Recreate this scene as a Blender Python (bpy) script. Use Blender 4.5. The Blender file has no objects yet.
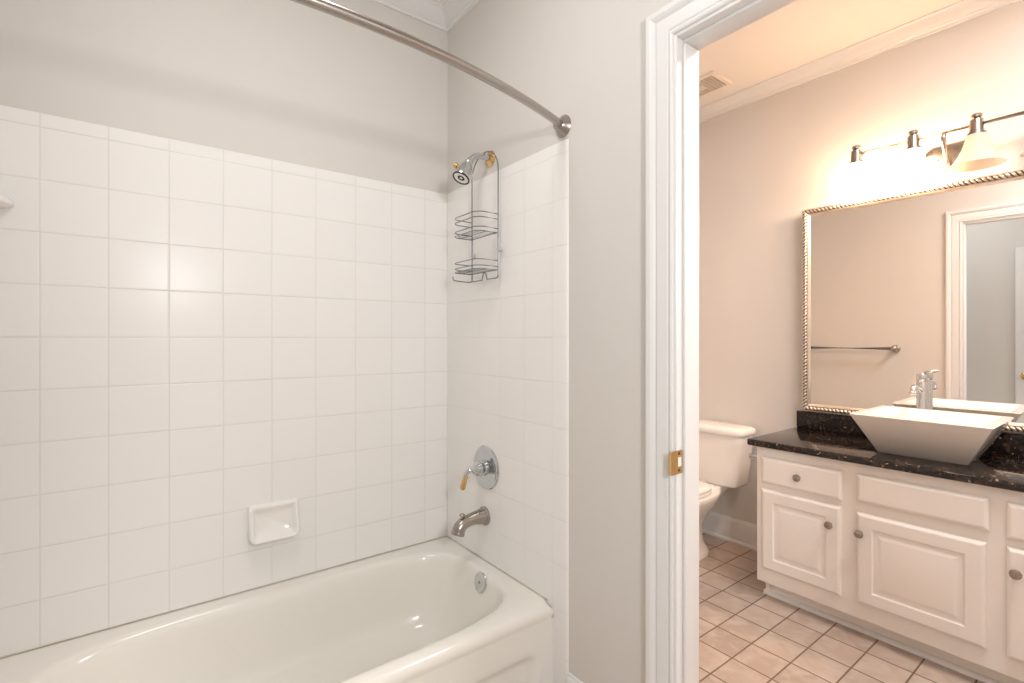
import bpy, bmesh, math, random
from mathutils import Vector, Matrix
random.seed(7)
R = math.radians
S = bpy.context.scene
COL = S.collection

# ------------------------------------------------------------------ camera
cam_d = bpy.data.cameras.new('camera'); cam = bpy.data.objects.new('camera', cam_d); COL.objects.link(cam)
cam.location = (0, 0, 1.24); cam.rotation_euler = (R(90), 0, R(52.85))
cam_d.sensor_fit = 'HORIZONTAL'; cam_d.sensor_width = 36.0; cam_d.lens = 36.0 * 497 / 1024
cam_d.shift_y = -3.0 / 1024
cam_d.clip_start = 0.02
S.camera = cam

# ------------------------------------------------------------------ world, lamps, exposure
W = bpy.data.worlds.new('world'); S.world = W; W.use_nodes = True
W.node_tree.nodes['Background'].inputs[0].default_value = (1.0, 0.985, 0.95, 1)
W.node_tree.nodes['Background'].inputs[1].default_value = 0.5

def point_lamp(name, loc, power, col, radius):
    l = bpy.data.lights.new(name, 'POINT'); l.energy = power; l.color = col; l.shadow_soft_size = radius
    o = bpy.data.objects.new(name, l); o.location = loc; COL.objects.link(o); return o
# the hall lamp shining in past the photographer's shoulder through the entry
point_lamp('hall_lamp', (0.65, 0.22, 1.69), 43.0, (1.0, 0.985, 0.96), 0.10)
# added fill lights under both ceilings to brighten the rooms; no fixtures there
def area_lamp(name, loc, size, power, col):
    l = bpy.data.lights.new(name, 'AREA'); l.shape = 'DISK'; l.size = size; l.energy = power; l.color = col
    o = bpy.data.objects.new(name, l); o.location = loc; COL.objects.link(o); return o
area_lamp('tub_room_fill_light', (-0.95, 0.30, 2.68), 0.5, 6.5, (1.0, 0.985, 0.965))
area_lamp('vanity_room_fill_light', (0.10, 1.95, 2.68), 0.6, 26.0, (1.0, 0.905, 0.86))

V = S.view_settings
V.view_transform = 'Standard'; V.look = 'None'; V.gamma = 1.0; V.use_curve_mapping = False
V.exposure = 0.57
S.cycles.max_bounces = 10; S.cycles.diffuse_bounces = 6; S.cycles.glossy_bounces = 5
S.cycles.sample_clamp_indirect = 3.0
S.cycles.use_denoising = True
S.cycles.blur_glossy = 0.5

# ------------------------------------------------------------------ materials
def new_mat(name):
    m = bpy.data.materials.new(name); m.use_nodes = True
    nt = m.node_tree; return m, nt, nt.nodes['Principled BSDF']
def sock(n, name): return n.inputs[name]
def mat(name, col, rough=0.5, metal=0.0, noise=0.0, scale=40.0, bump=0.0, coat=0.0, spec=0.5):
    m, nt, b = new_mat(name)
    b.inputs['Base Color'].default_value = (*col, 1); b.inputs['Roughness'].default_value = rough
    b.inputs['Metallic'].default_value = metal; b.inputs['Coat Weight'].default_value = coat
    b.inputs['Specular IOR Level'].default_value = spec
    tc = nt.nodes.new('ShaderNodeTexCoord'); nz = nt.nodes.new('ShaderNodeTexNoise')
    nz.inputs['Scale'].default_value = scale; nz.inputs['Detail'].default_value = 4
    nt.links.new(tc.outputs['Object'], nz.inputs['Vector'])
    if noise > 0:
        mx = nt.nodes.new('ShaderNodeMix'); mx.data_type = 'RGBA'
        mx.inputs['A'].default_value = (*[c * (1 - noise) for c in col], 1)
        mx.inputs['B'].default_value = (*[min(1, c * (1 + noise)) for c in col], 1)
        nt.links.new(nz.outputs['Fac'], mx.inputs['Factor']); nt.links.new(mx.outputs['Result'], b.inputs['Base Color'])
    if bump > 0:
        bp = nt.nodes.new('ShaderNodeBump'); bp.inputs['Strength'].default_value = 1.0; bp.inputs['Distance'].default_value = bump
        nt.links.new(nz.outputs['Fac'], bp.inputs['Height']); nt.links.new(bp.outputs['Normal'], b.inputs['Normal'])
    return m

def mathn(nt, op, a, b=None, c=None):
    n = nt.nodes.new('ShaderNodeMath'); n.operation = op
    for i, v in enumerate((a, b, c)):
        if v is None: continue
        if isinstance(v, (int, float)): n.inputs[i].default_value = v
        else: nt.links.new(v, n.inputs[i])
    return n.outputs[0]

def tile_mat(name, axis_u, axis_v, ou, ov, pu, pv, grout_w, col, grout, rough, var=0.03, tilt=0.0, mottled=None, grout_bump=0.0008, spec=0.5):
    m, nt, b = new_mat(name)
    b.inputs['Specular IOR Level'].default_value = spec
    tc = nt.nodes.new('ShaderNodeTexCoord'); sp = nt.nodes.new('ShaderNodeSeparateXYZ')
    nt.links.new(tc.outputs['Object'], sp.inputs[0])
    U = mathn(nt, 'DIVIDE', mathn(nt, 'SUBTRACT', sp.outputs[axis_u], ou), pu)
    Vv = mathn(nt, 'DIVIDE', mathn(nt, 'SUBTRACT', sp.outputs[axis_v], ov), pv)
    def edge(c, p):
        f = mathn(nt, 'FRACT', c)
        d = mathn(nt, 'MINIMUM', f, mathn(nt, 'SUBTRACT', 1.0, f))
        return f, mathn(nt, 'MULTIPLY', d, p)
    fu, du = edge(U, pu); fv, dv = edge(Vv, pv)
    d = mathn(nt, 'MINIMUM', du, dv)
    mr = nt.nodes.new('ShaderNodeMapRange'); mr.interpolation_type = 'SMOOTHSTEP'
    mr.inputs['From Min'].default_value = grout_w * 0.35; mr.inputs['From Max'].default_value = grout_w * 0.65
    nt.links.new(d, mr.inputs['Value'])
    mask = mr.outputs[0]
    cid = nt.nodes.new('ShaderNodeCombineXYZ')
    nt.links.new(mathn(nt, 'FLOOR', U), cid.inputs[0]); nt.links.new(mathn(nt, 'FLOOR', Vv), cid.inputs[1])
    wn = nt.nodes.new('ShaderNodeTexWhiteNoise'); wn.noise_dimensions = '3D'; nt.links.new(cid.outputs[0], wn.inputs['Vector'])
    spc = nt.nodes.new('ShaderNodeSeparateColor'); nt.links.new(wn.outputs['Color'], spc.inputs[0])
    # tile colour
    vm = nt.nodes.new('ShaderNodeMix'); vm.data_type = 'RGBA'
    vm.inputs['A'].default_value = (*[c * (1 - var) for c in col], 1); vm.inputs['B'].default_value = (*[min(1, c * (1 + var)) for c in col], 1)
    nt.links.new(wn.outputs['Value'], vm.inputs['Factor'])
    tcol = vm.outputs['Result']
    if mottled:
        nz = nt.nodes.new('ShaderNodeTexNoise'); nz.inputs['Scale'].default_value = 13; nz.inputs['Detail'].default_value = 6; nz.inputs['Distortion'].default_value = 0.6
        ad = nt.nodes.new('ShaderNodeVectorMath'); ad.operation = 'ADD'
        sc = nt.nodes.new('ShaderNodeVectorMath'); sc.operation = 'SCALE'; sc.inputs['Scale'].default_value = 7.0
        nt.links.new(wn.outputs['Color'], sc.inputs[0])
        nt.links.new(tc.outputs['Object'], ad.inputs[0]); nt.links.new(sc.outputs[0], ad.inputs[1]); nt.links.new(ad.outputs[0], nz.inputs['Vector'])
        rp = nt.nodes.new('ShaderNodeMapRange'); rp.inputs['From Min'].default_value = 0.4; rp.inputs['From Max'].default_value = 0.75
        nt.links.new(nz.outputs['Fac'], rp.inputs['Value'])
        m2 = nt.nodes.new('ShaderNodeMix'); m2.data_type = 'RGBA'; m2.inputs['B'].default_value = (*mottled, 1)
        nt.links.new(rp.outputs[0], m2.inputs['Factor']); nt.links.new(tcol, m2.inputs['A']); tcol = m2.outputs['Result']
    gm = nt.nodes.new('ShaderNodeMix'); gm.data_type = 'RGBA'; gm.inputs['A'].default_value = (*grout, 1)
    nt.links.new(mask, gm.inputs['Factor']); nt.links.new(tcol, gm.inputs['B']); nt.links.new(gm.outputs['Result'], b.inputs['Base Color'])
    rg = nt.nodes.new('ShaderNodeMapRange'); rg.inputs['To Min'].default_value = 0.8; rg.inputs['To Max'].default_value = rough
    nt.links.new(mask, rg.inputs['Value']); nt.links.new(rg.outputs[0], b.inputs['Roughness'])
    # relief: grout set back, pillowed tile edges, every tile a touch out of plane
    pr = nt.nodes.new('ShaderNodeMapRange'); pr.interpolation_type = 'SMOOTHERSTEP'
    pr.inputs['From Min'].default_value = 0.0; pr.inputs['From Max'].default_value = grout_w * 1.6
    nt.links.new(d, pr.inputs['Value'])
    h = mathn(nt, 'MULTIPLY', pr.outputs[0], grout_bump)
    if tilt > 0:
        tu = mathn(nt, 'MULTIPLY', mathn(nt, 'SUBTRACT', spc.outputs[0], 0.5), fu)
        tv = mathn(nt, 'MULTIPLY', mathn(nt, 'SUBTRACT', spc.outputs[1], 0.5), fv)
        h = mathn(nt, 'ADD', h, mathn(nt, 'MULTIPLY', mathn(nt, 'ADD', tu, tv), tilt))
    bp = nt.nodes.new('ShaderNodeBump'); bp.inputs['Strength'].default_value = 1.0; bp.inputs['Distance'].default_value = 1.0
    nt.links.new(h, bp.inputs['Height']); nt.links.new(bp.outputs['Normal'], b.inputs['Normal'])
    return m

PAINT = mat('greige_wall_paint', (0.655, 0.63, 0.60), 0.62, noise=0.012, scale=3, bump=0.0003, spec=0.3)
PAINT_W = PAINT
CEIL = mat('white_ceiling_paint', (0.80, 0.77, 0.73), 0.8, noise=0.01, scale=60, bump=0.0004, spec=0.2)
TRIM = mat('white_gloss_trim_paint', (0.73, 0.73, 0.73), 0.32, noise=0.008, scale=8)
CABINET = mat('white_cabinet_paint', (0.82, 0.79, 0.76), 0.38, noise=0.01, scale=8)
PORCELAIN = mat('white_porcelain', (0.86, 0.83, 0.79), 0.12, noise=0.008, scale=5, coat=0.3)
ENAMEL = mat('ivory_tub_enamel', (0.79, 0.77, 0.72), 0.16, noise=0.012, scale=4, coat=0.3)
CERAMIC = mat('white_glazed_ceramic', (0.84, 0.82, 0.79), 0.14, noise=0.008, scale=10, coat=0.3)
CHROME = mat('polished_chrome', (0.62, 0.64, 0.66), 0.12, 1.0, noise=0.01, scale=20)
WIRE = mat('dull_chrome_wire', (0.30, 0.32, 0.34), 0.36, 1.0, noise=0.05, scale=60)
NICKEL = mat('brushed_nickel', (0.40, 0.355, 0.315), 0.27, 1.0, noise=0.05, scale=80)
SATIN = mat('satin_steel', (0.44, 0.405, 0.375), 0.25, 1.0, noise=0.04, scale=50)
BRASS = mat('polished_brass', (0.72, 0.49, 0.22), 0.24, 1.0, noise=0.06, scale=60)
BLACK = mat('black_rim_and_hole_shade', (0.02, 0.018, 0.016), 0.6, noise=0.1)
RUBBER = mat('clear_suction_rubber', (0.50, 0.50, 0.49), 0.3, noise=0.02)
FRAME_GOLD = mat('champagne_leaf_frame', (0.66, 0.60, 0.525), 0.33, 0.85, noise=0.08, scale=60)
FRAME_DARK = mat('dark_glaze_in_rope_grooves', (0.07, 0.045, 0.03), 0.5, 0.2, noise=0.2, scale=60)
VENT = mat('almond_vent_plastic', (0.76, 0.68, 0.60), 0.5, noise=0.02)
CAULK = mat('aged_caulk', (0.72, 0.66, 0.55), 0.6, noise=0.15, scale=15)
TILE_L = tile_mat('white_wall_tile_left', 1, 2, -0.221, 0.482, 0.1545, 0.1524, 0.0034, (0.825, 0.812, 0.80), (0.745, 0.72, 0.68), 0.24, 0.008, 0.0016, None, 0.0004, 0.16)
TILE_F = tile_mat('white_wall_tile_faucet', 0, 2, -1.262, 0.482, 0.151, 0.1524, 0.0030, (0.825, 0.812, 0.80), (0.76, 0.735, 0.70), 0.22, 0.008, 0.0010, None, 0.0003, 0.3)
FLOOR = tile_mat('terracotta_beige_floor_tile', 0, 1, -1.022, 1.997, 0.1508, 0.1508, 0.0062, (0.42, 0.34, 0.285), (0.165, 0.11, 0.078), 0.45, 0.12, 0.0006, (0.53, 0.465, 0.415), 0.0008)

def granite():
    m, nt, b = new_mat('dark_brown_granite')
    tc = nt.nodes.new('ShaderNodeTexCoord')
    def noise(scale, det, dist=0.0):
        n = nt.nodes.new('ShaderNodeTexNoise'); n.inputs['Scale'].default_value = scale; n.inputs['Detail'].default_value = det; n.inputs['Distortion'].default_value = dist
        nt.links.new(tc.outputs['Object'], n.inputs['Vector']); return n.outputs['Fac']
    def ramp(v, stops):
        r = nt.nodes.new('ShaderNodeValToRGB'); nt.links.new(v, r.inputs[0])
        e = r.color_ramp.elements
        while len(e) < len(stops): e.new(0.5)
        for el, (p, c) in zip(e, stops): el.position = p; el.color = (*c, 1)
        return r.outputs[0]
    base = ramp(noise(45, 8, 0.8), [(0.42, (0.006, 0.005, 0.005)), (0.55, (0.016, 0.010, 0.008)), (0.70, (0.060, 0.034, 0.022))])
    speck = ramp(noise(85, 2, 0.3), [(0.66, (0, 0, 0)), (0.72, (1, 1, 1))])
    mx = nt.nodes.new('ShaderNodeMix'); mx.data_type = 'RGBA'; mx.inputs['B'].default_value = (0.36, 0.28, 0.22, 1)
    nt.links.new(speck, mx.inputs['Factor']); nt.links.new(base, mx.inputs['A']); nt.links.new(mx.outputs['Result'], b.inputs['Base Color'])
    b.inputs['Roughness'].default_value = 0.07; b.inputs['Specular IOR Level'].default_value = 0.6
    return m
GRANITE = granite()

def shade_mat(name, col, emit):
    m = bpy.data.materials.new(name); m.use_nodes = True; nt = m.node_tree; nt.nodes.clear()
    out = nt.nodes.new('ShaderNodeOutputMaterial'); tc = nt.nodes.new('ShaderNodeTexCoord'); nz = nt.nodes.new('ShaderNodeTexNoise')
    nz.inputs['Scale'].default_value = 9; nt.links.new(tc.outputs['Object'], nz.inputs['Vector'])
    mx = nt.nodes.new('ShaderNodeMix'); mx.data_type = 'RGBA'; mx.inputs['A'].default_value = (*col, 1); mx.inputs['B'].default_value = (*[c * 0.94 for c in col], 1)
    nt.links.new(nz.outputs['Fac'], mx.inputs['Factor'])
    d = nt.nodes.new('ShaderNodeBsdfDiffuse'); t = nt.nodes.new('ShaderNodeBsdfTranslucent'); g = nt.nodes.new('ShaderNodeBsdfGlossy'); g.inputs['Roughness'].default_value = 0.2
    for n in (d, t): nt.links.new(mx.outputs['Result'], n.inputs['Color'])
    a = nt.nodes.new('ShaderNodeMixShader'); a.inputs[0].default_value = 0.62; nt.links.new(d.outputs[0], a.inputs[1]); nt.links.new(t.outputs[0], a.inputs[2])
    c = nt.nodes.new('ShaderNodeMixShader'); c.inputs[0].default_value = 0.05; nt.links.new(a.outputs[0], c.inputs[1]); nt.links.new(g.outputs[0], c.inputs[2])
    last = c.outputs[0]
    if emit > 0:
        e = nt.nodes.new('ShaderNodeEmission'); e.inputs[0].default_value = (1.0, 0.68, 0.45, 1); e.inputs[1].default_value = emit
        s = nt.nodes.new('ShaderNodeAddShader'); nt.links.new(last, s.inputs[0]); nt.links.new(e.outputs[0], s.inputs[1]); last = s.outputs[0]
    nt.links.new(last, out.inputs[0]); return m
SHADE_LIT = shade_mat('frosted_glass_lit', (0.85, 0.80, 0.70), 10.0)
SHADE_OFF = shade_mat('frosted_glass_unlit', (0.92, 0.87, 0.79), 0.0)

def mirror_mat():
    m, nt, b = new_mat('mirror_silver')
    b.inputs['Metallic'].default_value = 1.0; b.inputs['Roughness'].default_value = 0.0
    tc = nt.nodes.new('ShaderNodeTexCoord'); nz = nt.nodes.new('ShaderNodeTexNoise'); nz.inputs['Scale'].default_value = 1.5
    nt.links.new(tc.outputs['Object'], nz.inputs['Vector'])
    mx = nt.nodes.new('ShaderNodeMix'); mx.data_type = 'RGBA'; mx.inputs['A'].default_value = (0.88, 0.885, 0.87, 1); mx.inputs['B'].default_value = (0.89, 0.89, 0.88, 1)
    nt.links.new(nz.outputs['Fac'], mx.inputs['Factor']); nt.links.new(mx.outputs['Result'], b.inputs['Base Color'])
    return m
MIRROR = mirror_mat()

# ------------------------------------------------------------------ object helpers
def origin_of(o):
    v = Vector((0, 0, 0))
    while o is not None: v += o.location; o = o.parent
    return v
def obj(name, bm, m, parent=None, loc=None, angle=35):
    """one mesh object; the bmesh is in room coordinates"""
    bmesh.ops.recalc_face_normals(bm, faces=bm.faces[:])
    off = origin_of(parent) if parent else Vector(loc or (0, 0, 0))
    if off.length > 0: bmesh.ops.translate(bm, verts=bm.verts[:], vec=-off)
    me = bpy.data.meshes.new(name); bm.to_mesh(me); bm.free()
    for p in me.polygons: p.use_smooth = True
    me.set_sharp_from_angle(angle=R(angle))
    for mm in (m if isinstance(m, (list, tuple)) else [m]): me.materials.append(mm)
    o = bpy.data.objects.new(name, me); COL.objects.link(o)
    if parent: o.parent = parent
    elif loc: o.location = loc
    return o
def tag(o, label=None, cat=None, group=None, kind=None):
    if label: o['label'] = label
    if cat: o['category'] = cat
    if group: o['group'] = group
    if kind: o['kind'] = kind
    return o
def thing(name, loc, label, cat, group=None, kind=None):
    o = bpy.data.objects.new(name, None); o.location = loc; o.empty_display_size = 0.05; COL.objects.link(o)
    return tag(o, label, cat, group, kind)
def structure(name, bm, m, angle=35, label=None, cat=None):
    return tag(obj(name, bm, m, angle=angle), label, cat, kind='structure')

def B(): return bmesh.new()
def box(bm, lo, hi, bev=0.0, seg=2):
    r = bmesh.ops.create_cube(bm, size=1.0)
    vs = r['verts']
    for v in vs:
        v.co = Vector([lo[i] + (v.co[i] + 0.5) * (hi[i] - lo[i]) for i in range(3)])
    if bev > 0:
        es = list({e for v in vs for e in v.link_edges})
        bmesh.ops.bevel(bm, geom=es, offset=bev, segments=seg, profile=0.5, affect='EDGES')
    return bm
def loft(bm, rings, cap0=True, cap1=True, closed=True):
    vr = [[bm.verts.new(p) for p in r] for r in rings]
    n = len(vr[0])
    for a, b in zip(vr, vr[1:]):
        for i in range(n if closed else n - 1):
            j = (i + 1) % n
            bm.faces.new((a[i], a[j], b[j], b[i]))
    if cap0 and closed: bm.faces.new(vr[0])
    if cap1 and closed: bm.faces.new(vr[-1])
    return vr
def frame_of(d):
    d = Vector(d).normalized()
    up = Vector((0, 0, 1)) if abs(d.z) < 0.95 else Vector((1, 0, 0))
    a = d.cross(up).normalized(); return a, a.cross(d).normalized(), d
def lathe(bm, c, axis, prof, seg=24, cap0=True, cap1=True):
    """prof: (distance along axis, radius)"""
    c = Vector(c); a, b, d = frame_of(axis)
    rings = []
    for h, r in prof:
        r = max(r, 1e-4)
        rings.append([c + d * h + (a * math.cos(t) + b * math.sin(t)) * r for t in [2 * math.pi * i / seg for i in range(seg)]])
    loft(bm, rings, cap0, cap1); return bm
def tube(bm, pts, r, seg=10, closed=False):
    pts = [Vector(p) for p in pts]; n = len(pts)
    rad = r if isinstance(r, (list, tuple)) else [r] * n
    rings = []; prev = None
    for i, p in enumerate(pts):
        if closed: t = (pts[(i + 1) % n] - pts[i - 1]).normalized()
        else: t = (pts[min(i + 1, n - 1)] - pts[max(i - 1, 0)]).normalized()
        if prev is None: a, b, _ = frame_of(t)
        else:
            a = prev - t * prev.dot(t)
            a = a.normalized() if a.length > 1e-6 else frame_of(t)[0]
            b = t.cross(a)
        prev = a
        rings.append([p + (a * math.cos(q) + b * math.sin(q)) * rad[i] for q in [2 * math.pi * k / seg for k in range(seg)]])
    if closed: rings.append(rings[0])
    if closed:
        vr = [[bm.verts.new(p) for p in r_] for r_ in rings[:-1]]; vr.append(vr[0])
        for A, C in zip(vr, vr[1:]):
            for k in range(seg): bm.faces.new((A[k], A[(k + 1) % seg], C[(k + 1) % seg], C[k]))
    else: loft(bm, rings)
    return bm
def spline(pts, n=8):
    """Catmull-Rom through the points"""
    P = [Vector(p) for p in pts]; P = [P[0] * 2 - P[1]] + P + [P[-1] * 2 - P[-2]]
    out = []
    for i in range(1, len(P) - 2):
        for k in range(n):
            t = k / n; a, b, c, d = P[i - 1:i + 3]
            out.append(0.5 * ((2 * b) + (c - a) * t + (2 * a - 5 * b + 4 * c - d) * t * t + (3 * b - a - 3 * c + d) * t ** 3))
    out.append(P[-2]); return out
def sweep(bm, path_frames, prof, close_path=False):
    """path_frames: (origin, u axis, v axis) per station; prof: (u, v) open or closed profile -> closed loop"""
    rings = [[Vector(o) + Vector(u) * a + Vector(v) * b for a, b in prof] for o, u, v in path_frames]
    vr = [[bm.verts.new(p) for p in r] for r in rings]; n = len(prof)
    pairs = list(zip(vr, vr[1:])) + ([(vr[-1], vr[0])] if close_path else [])
    for A, C in pairs:
        for k in range(n): bm.faces.new((A[k], A[(k + 1) % n], C[(k + 1) % n], C[k]))
    if not close_path: bm.faces.new(vr[0]); bm.faces.new(vr[-1])
    return bm
def sgnpow(v, p): return math.copysign(abs(v) ** p, v)
def super_ring(cx, cy, z, rx, ry0, ry1, n=48, p=2.5):
    """oval ring; ry0 towards -y, ry1 towards +y"""
    out = []
    for i in range(n):
        t = 2 * math.pi * i / n; c, s = math.cos(t), math.sin(t)
        out.append(Vector((cx + rx * sgnpow(c, 2 / p), cy + (ry1 if s > 0 else ry0) * sgnpow(s, 2 / p), z)))
    return out
def round_rect_xz(cx, cz, hx, hz, r, n=6):
    out = []
    for qx, qz, a0 in ((1, 1, 0), (-1, 1, 90), (-1, -1, 180), (1, -1, 270)):
        for k in range(n + 1):
            a = R(a0 + 90 * k / n); out.append((cx + qx * (hx - r) + r * math.cos(a), cz + qz * (hz - r) + r * math.sin(a)))
    return out

# ------------------------------------------------------------------ the room shell
XL = -1.985            # painted left wall
YF, YB = 1.135, 1.222  # faucet wall, front and back faces
YM = 2.91              # mirror wall
YR = -0.39             # end wall behind the tub's sloped end
XR = 0.10              # wall by the entry
XV = 1.10              # right wall of the vanity room
HC = 2.705             # ceiling
DX0, DX1, DH = -0.778, -0.030, 2.032   # doorway between the two rooms

b = B(); box(b, (XL - 0.1, YR - 0.1, -0.05), (XV + 0.1, YM + 0.1, 0.0)); structure('floor', b, FLOOR)
b = B(); box(b, (XL - 0.1, YR - 0.1, HC), (XV + 0.1, YM + 0.1, HC + 0.05)); structure('ceiling', b, CEIL)
b = B(); box(b, (XL - 0.1, YR - 0.1, 0), (XL, YM + 0.1, HC)); structure('wall_left', b, PAINT)
b = B()
box(b, (XL, YF, 0), (DX0 - 0.019, YB, HC)); box(b, (DX1 + 0.019, YF, 0), (XV, YB, HC)); box(b, (DX0 - 0.019, YF, DH + 0.019), (DX1 + 0.019, YB, HC))
structure('wall_faucet', b, PAINT)
b = B(); box(b, (XL, YM, 0), (XV, YM + 0.1, HC)); structure('wall_mirror', b, PAINT)
b = B(); box(b, (XL, YR - 0.1, 0), (XR, YR, HC)); structure('wall_rear', b, PAINT)
b = B()
box(b, (XR, YR - 0.1, 0), (XR + 0.1, 0.12, HC)); box(b, (XR, 1.04, 0), (XR + 0.1, YF, HC)); box(b, (XR, 0.12, 2.05), (XR + 0.1, 1.04, HC))  # unseen; opening edges set to let the hall light in and shade the rear wall
structure('wall_entry', b, PAINT)
b = B(); box(b, (XV, YB, 0), (XV + 0.1, YM, HC)); structure('wall_right', b, PAINT)

# crown moulding: (out from wall, down from ceiling)
CROWN = [(0, 0.0), (0.058, 0.0), (0.058, 0.006), (0.052, 0.009), (0.048, 0.012), (0.040, 0.022), (0.030, 0.036), (0.021, 0.046), (0.016, 0.050), (0.016, 0.054), (0.010, 0.058), (0.008, 0.070), (0.0, 0.070)]
def crown_loop(name, x0, x1, y0, y1):
    fr = []
    for x, y, ux, uy in ((x0, y0, 1, 1), (x1, y0, -1, 1), (x1, y1, -1, -1), (x0, y1, 1, -1)):
        fr.append(((x, y, HC), (ux, uy, 0), (0, 0, -1)))
    bm = B(); sweep(bm, fr, CROWN, True); structure(name, bm, TRIM, 25)
crown_loop('trim_1', XL, XR, YR, YF)
crown_loop('trim_2', XL, XV, YB, YM)

# baseboards
BASE = [(0, 0), (0.022, 0), (0.022, 0.012), (0.017, 0.018), (0.013, 0.020), (0.013, 0.118), (0.011, 0.128), (0.005, 0.136), (0.004, 0.143), (0, 0.145)]
def base_run(name, p0, p1, nrm):
    bm = B(); sweep(bm, [((*p0, 0), (*nrm, 0), (0, 0, 1)), ((*p1, 0), (*nrm, 0), (0, 0, 1))], BASE); structure(name, bm, TRIM, 25)
base_run('baseboard_faucet', (-1.187, YF), (DX0 - 0.090, YF), (0, -1))
base_run('baseboard_mirror', (XL, YM), (-1.195, YM), (0, -1))
base_run('baseboard_left', (XL, YB + 0.022), (XL, YM - 0.022), (1, 0))
base_run('baseboard_doorway', (XL + 0.022, YB), (DX0 - 0.090, YB), (0, 1))
base_run('baseboard_rear', (-1.24, YR), (-0.76, YR), (0, 1))

# ------------------------------------------------------------------ wall tile round the tub
def slab_loft(bm, pts_outline_yz, x0, x1): pass
b = B(); box(b, (XL, YR, 0.34), (-1.975, YF, 1.895), 0.002, 1)
t = structure('wall_left_tile', b, TILE_L)
b = B()
# main field on the faucet wall with a bullnose edge, and the leg that runs down beside the tub apron
prof = [(-1.975, 1.127), (-1.205, 1.127), (-1.197, 1.1285), (-1.191, 1.1315), (-1.189, YF), (-1.975, YF)]
loft(b, [[Vector((x, y, 0.34)) for x, y in prof], [Vector((x, y, 1.895)) for x, y in prof]])
prof = [(-1.32, 1.1272), (-1.205, 1.1272), (-1.197, 1.1285), (-1.191, 1.1315), (-1.189, YF), (-1.32, YF)]
loft(b, [[Vector((x, y, 0.0)) for x, y in prof], [Vector((x, y, 0.34)) for x, y in prof]])
structure('wall_faucet_tile', b, TILE_F, 25)
b = B(); box(b, (-1.975, YR, 0.34), (-1.189, YR + 0.008, 1.895), 0.002, 1); structure('wall_rear_tile', b, TILE_F)
# caulk bead in the tile corner and round the tub
b = B(); tube(b, [(-1.9755, 1.1275, 0.352), (-1.9755, 1.1275, 1.89)], 0.0032, 6)
tube(b, [(-1.9745, YR + 0.01, 0.346), (-1.9745, 1.127, 0.346)], 0.0034, 6); tube(b, [(-1.9745, 1.1265, 0.346), (-1.282, 1.1265, 0.3452)], 0.0030, 6)
structure('trim_3', b, CAULK)

# ------------------------------------------------------------------ doorway: jamb, stops, casings, strike plate
door1 = thing('door_1', (DX0, YF, 0), 'white cased doorway opening between the tub room and the vanity room', 'doorway', kind='structure')
def jambs():
    j0, j1 = YF - 0.004, YB + 0.004
    bm = B(); box(bm, (DX0 - 0.019, j0, 0), (DX0, j1, DH + 0.019), 0.002, 1); jl = obj('jamb', bm, TRIM, door1)
    bm = B(); box(bm, (DX1, j0, 0), (DX1 + 0.019, j1, DH + 0.019), 0.002, 1); obj('jamb', bm, TRIM, door1)
    bm = B(); box(bm, (DX0, j0, DH), (DX1, j1, DH + 0.019), 0.002, 1); obj('head_jamb', bm, TRIM, door1)
    s0, s1 = 1.157, YB
    bm = B(); box(bm, (DX0, s0, 0), (DX0 + 0.009, s1, DH - 0.009), 0.0025, 2); obj('door_stop', bm, TRIM, door1)
    bm = B(); box(bm, (DX1 - 0.009, s0, 0), (DX1, s1, DH - 0.009), 0.0025, 2); obj('door_stop', bm, TRIM, door1)
    bm = B(); box(bm, (DX0, s0, DH - 0.009), (DX1, s1, DH), 0.0025, 2); obj('door_stop', bm, TRIM, door1)
    return jl
jamb_left = jambs()
CASING = [(0, 0), (0, 0.007), (0.002, 0.0105), (0.006, 0.012), (0.010, 0.0105), (0.012, 0.0075), (0.014, 0.0075), (0.018, 0.010), (0.032, 0.0125), (0.047, 0.0145), (0.049, 0.011), (0.052, 0.011), (0.056, 0.0145), (0.061, 0.0185), (0.066, 0.0205), (0.077, 0.0205), (0.081, 0.018), (0.083, 0.014), (0.083, 0)]
def casing(yface, sy):
    bm = B(); n = (0, sy, 0)
    e = 0.008; fr = [((DX0 - e, yface, 0), (-1, 0, 0), n), ((DX0 - e, yface, DH + e), (-1, 0, 1), n), ((DX1 + e, yface, DH + e), (1, 0, 1), n), ((DX1 + e, yface, 0), (1, 0, 0), n)]
    sweep(bm, fr, CASING); obj('casing', bm, TRIM, door1, angle=20)
casing(YF, -1); casing(YB, 1)
# brass strike plate let into the jamb, its lip curled over the jamb's edge
bm = B(); ring = []
z0, z1 = 0.885, 0.946
pl = [(1.1535, 0.0014), (1.124, 0.0014), (1.116, 0.0014), (1.110, 0.0006), (1.1055, -0.0018), (1.1035, -0.005)]
pl = [(y, DX0 + dx) for y, dx in pl]
def strip(bm, za, zb, inset):
    rr = []
    for z, ins in ((za, inset), (za + 0.006, 0), (zb - 0.006, 0), (zb, inset)):
        rr.append([Vector((x, y + (ins if k < 1 else 0) * 0 , z)) for k, (y, x) in enumerate(pl)])
    loft(bm, rr, closed=False)
strip(bm, z0, z1, 0.0)
bmesh.ops.recalc_face_normals(bm, faces=bm.faces[:]); bmesh.ops.solidify(bm, geom=bm.faces[:], thickness=0.0012)
sp = obj('strike_plate', bm, BRASS, jamb_left); sp['label'] = 'brass strike plate'
bm = B(); box(bm, (DX0 + 0.0005, 1.134, 0.904), (DX0 + 0.0032, 1.147, 0.928)); obj('latch_hole', bm, CERAMIC, jamb_left)
bm = B()
for z in (0.894, 0.938): lathe(bm, (DX0 + 0.002, 1.138, z), (1, 0, 0), [(0, 0.0034), (0.0012, 0.0034), (0.0016, 0.002)], 10)
obj('screw', bm, FRAME_DARK, jamb_left)

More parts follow.
